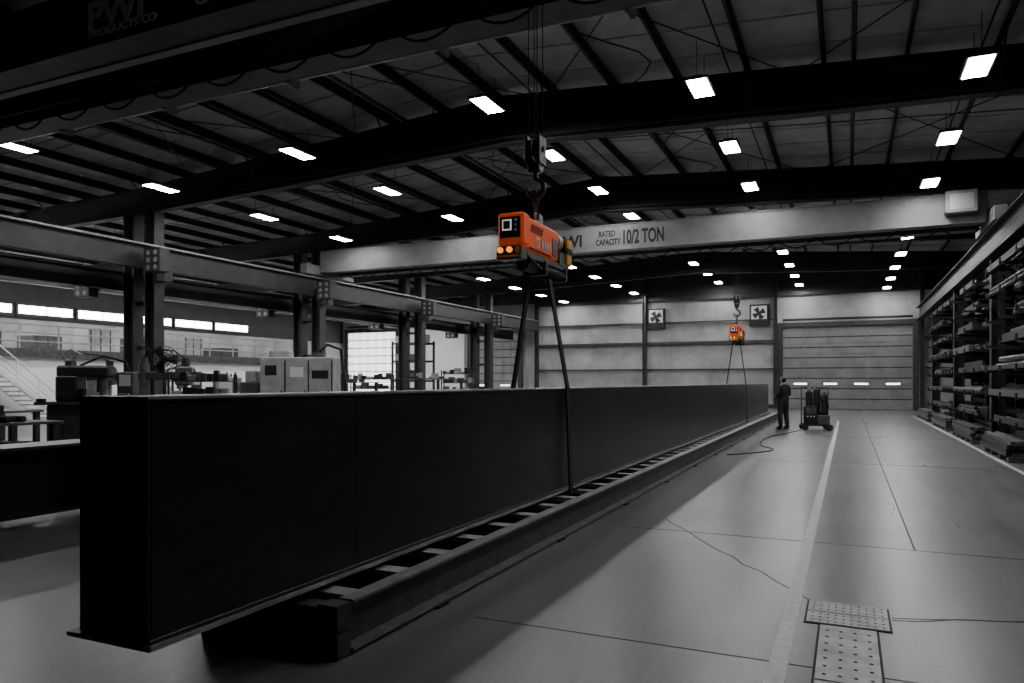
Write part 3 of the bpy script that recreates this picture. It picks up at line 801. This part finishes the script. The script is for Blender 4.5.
# ------------------------------------------------------------------ worker
def skin(verts,edges,radii,root=0,sub=2):
    me=bpy.data.meshes.new("tmp"); me.from_pydata(verts,edges,[]); o=bpy.data.objects.new("tmp",me); C.collection.objects.link(o)
    md=o.modifiers.new("s",'SKIN'); md.use_smooth_shade=True
    for i,r in enumerate(radii):
        r = (r,r) if not isinstance(r,tuple) else r
        me.skin_vertices[0].data[i].radius=r
        me.skin_vertices[0].data[i].use_root=(i==root)
    s=o.modifiers.new("d",'SUBSURF'); s.levels=sub; s.render_levels=sub
    C.view_layer.update(); dg=C.evaluated_depsgraph_get(); ev=o.evaluated_get(dg); m2=ev.to_mesh()
    vs=[tuple(v.co) for v in m2.vertices]; fs=[tuple(p.vertices) for p in m2.polygons]
    ev.to_mesh_clear(); bpy.data.objects.remove(o); bpy.data.meshes.remove(me)
    return vs,fs
def worker(loc,rz):
    b=B("worker")
    V=[(0,0,.97),(0,.01,1.12),(0,.015,1.28),(0,.01,1.42),(0,0,1.50),(0,-.01,1.56),
       (.10,0,.92),(.115,-.03,.50),(.12,.01,.12),(-.10,0,.92),(-.125,.0,.50),(-.14,.05,.12),
       (.19,.01,1.42),(.255,.03,1.16),(.18,-.19,1.09),(-.19,.01,1.42),(-.27,.02,1.16),(-.21,-.21,1.12)]
    E=[(0,1),(1,2),(2,3),(3,4),(4,5),(0,6),(6,7),(7,8),(0,9),(9,10),(10,11),(3,12),(12,13),(13,14),(3,15),(15,16),(16,17)]
    R=[(.19,.14),(.185,.14),(.20,.15),(.16,.13),(.075,.075),(.058,.058),
       .125,.09,.078,.125,.09,.078,.10,.075,.052,.10,.075,.052]
    vs,fs=skin(V,E,R)
    zc=lambda f: sum(vs[i][2] for i in f)/len(f)
    up=[f for f in fs if .90<zc(f)<=1.52]; nk=[f for f in fs if zc(f)>1.52]; lo=[f for f in fs if zc(f)<=.90]
    b.add(vs,up,'cloth',True); b.add(vs,nk,'skin',True); b.add(vs,lo,'cloth2',True)
    for sx,y in ((.12,.01),(-.14,.05)):
        bv,bf=skin([(sx,y+.05,.06),(sx,y,.07),(sx*1.03,y-.09,.05),(sx*1.08,y-.18,.042),(sx,y,.17)],[(0,1),(1,2),(2,3),(1,4)],[.055,.065,.055,.042,.065],1,2)
        b.add(bv,bf,'black',True); b.box(sx-.048,sx+.052,y-.21,y+.09,0,.02,'black')
    for sx,w in ((1,Vector((.18,-.19,1.09))),(-1,Vector((-.21,-.21,1.12)))):
        pv,pf=skin([tuple(w),tuple(w+Vector((-.005*sx,-.05,-.005))),tuple(w+Vector((-.008*sx,-.09,-.01)))],[(0,1),(1,2)],[(.030,.030),(.040,.020),(.040,.018)],0,2)
        b.add(pv,pf,'skin',True)
        for i,L in enumerate((.068,.078,.073,.058)):
            o=w+Vector((-.008*sx,-.085,.028-.02*i))
            pts=[o,o+Vector((-.02*sx,-L*.4,0)),o+Vector((-.05*sx,-L*.45,-.002)),o+Vector((-.062*sx,-L*.2,-.004))]
            fv,ff=skin([tuple(p) for p in pts],[(0,1),(1,2),(2,3)],[.010,.0095,.009,.0075],0,1); b.add(fv,ff,'skin',True)
        o=w+Vector((-.012*sx,-.03,.022)); pts=[o,o+Vector((-.025*sx,-.025,.018)),o+Vector((-.04*sx,-.05,.014))]
        fv,ff=skin([tuple(p) for p in pts],[(0,1),(1,2)],[.013,.011,.009],0,1); b.add(fv,ff,'skin',True)
    b.bbox(-.03,.03,-.32,-.24,.98,1.2,'blackpl',.01)
    b.cyl((.02,-.28,1.13),(.13,-.28,1.10),.014,'blackpl',8); b.cyl((-.02,-.28,1.13),(-.15,-.29,1.13),.014,'blackpl',8)
    n=20; mm=14; hv=[]
    for i in range(mm+1):
        ph=math.pi*i/mm
        for j in range(n):
            t=2*math.pi*j/n; x=math.sin(ph)*math.cos(t); y=math.sin(ph)*math.sin(t); z=math.cos(ph)
            sx=.074*(1-.22*max(0,-z)); sy=.094*(1-.10*max(0,-z))
            yy=y*sy-.012*max(0,-z); 
            if y<0 and -.2<z<.15: yy*=.96
            hv.append((x*sx,yy-.01,z*.115+1.665))
    hf=[(i*n+j,i*n+(j+1)%n,(i+1)*n+(j+1)%n,(i+1)*n+j) for i in range(mm) for j in range(n)]
    b.add(hv,hf,'skin',True)
    b.add([(-.012,-.098,1.655),(.012,-.098,1.655),(0,-.125,1.645),(0,-.098,1.695),(-.016,-.095,1.638),(.016,-.095,1.638)],[(0,2,3),(1,3,2),(0,4,2),(1,2,5),(4,5,2)],'skin',True)
    for s in (-1,1):
        b.ball((s*.03,-.094,1.678),.012,'white',8,(1,.6,.7)); b.ball((s*.03,-.101,1.678),.006,'black',8,(1,.5,1))
        b.ball((s*.076,0,1.665),.02,'skin',8,(.35,.8,1.4)); b.box(s*.03-.015,s*.03+.015,-.104,-.096,1.695,1.70,'black')
    b.box(-.022,.022,-.104,-.095,1.612,1.618,'cloth')
    b.ball((0,.012,1.675),.09,'black',14,(.87,1,1.05))
    hv=[];n=22
    for i in range(7):
        ph=(math.pi/2)*i/6
        for j in range(n):
            t=2*math.pi*j/n; hv.append((.098*math.sin(ph)*math.cos(t),.118*math.sin(ph)*math.sin(t)-.004,1.705+.095*math.cos(ph)))
    for j in range(n):
        t=2*math.pi*j/n; fr=.06 if math.sin(t)<-.3 else .014
        hv.append(((.098+.012)*math.cos(t),(.118)*math.sin(t)-.004+(-fr if math.sin(t)<0 else fr)*abs(math.sin(t)),1.70))
    hf=[(i*n+j,i*n+(j+1)%n,(i+1)*n+(j+1)%n,(i+1)*n+j) for i in range(7) for j in range(n)]
    b.add(hv,hf,'hat',True)
    b.done(loc,(0,0,rz))
worker((-2.0,26.5,0),math.radians(-130))

# ------------------------------------------------------------------ world + camera
w=bpy.data.worlds.new("dim_ambient"); scene.world=w; w.use_nodes=True
w.node_tree.nodes["Background"].inputs[0].default_value=(.5,.5,.5,1); w.node_tree.nodes["Background"].inputs[1].default_value=.05
cd=bpy.data.cameras.new("camera"); cam=bpy.data.objects.new("camera",cd); C.collection.objects.link(cam)
cd.sensor_width=36; cd.lens=25.875; cd.shift_y=40.5/1024; cd.clip_end=200
cam.location=(0,0,1.6); cam.rotation_euler=(math.pi/2,0,math.radians(24.54))
scene.camera=cam
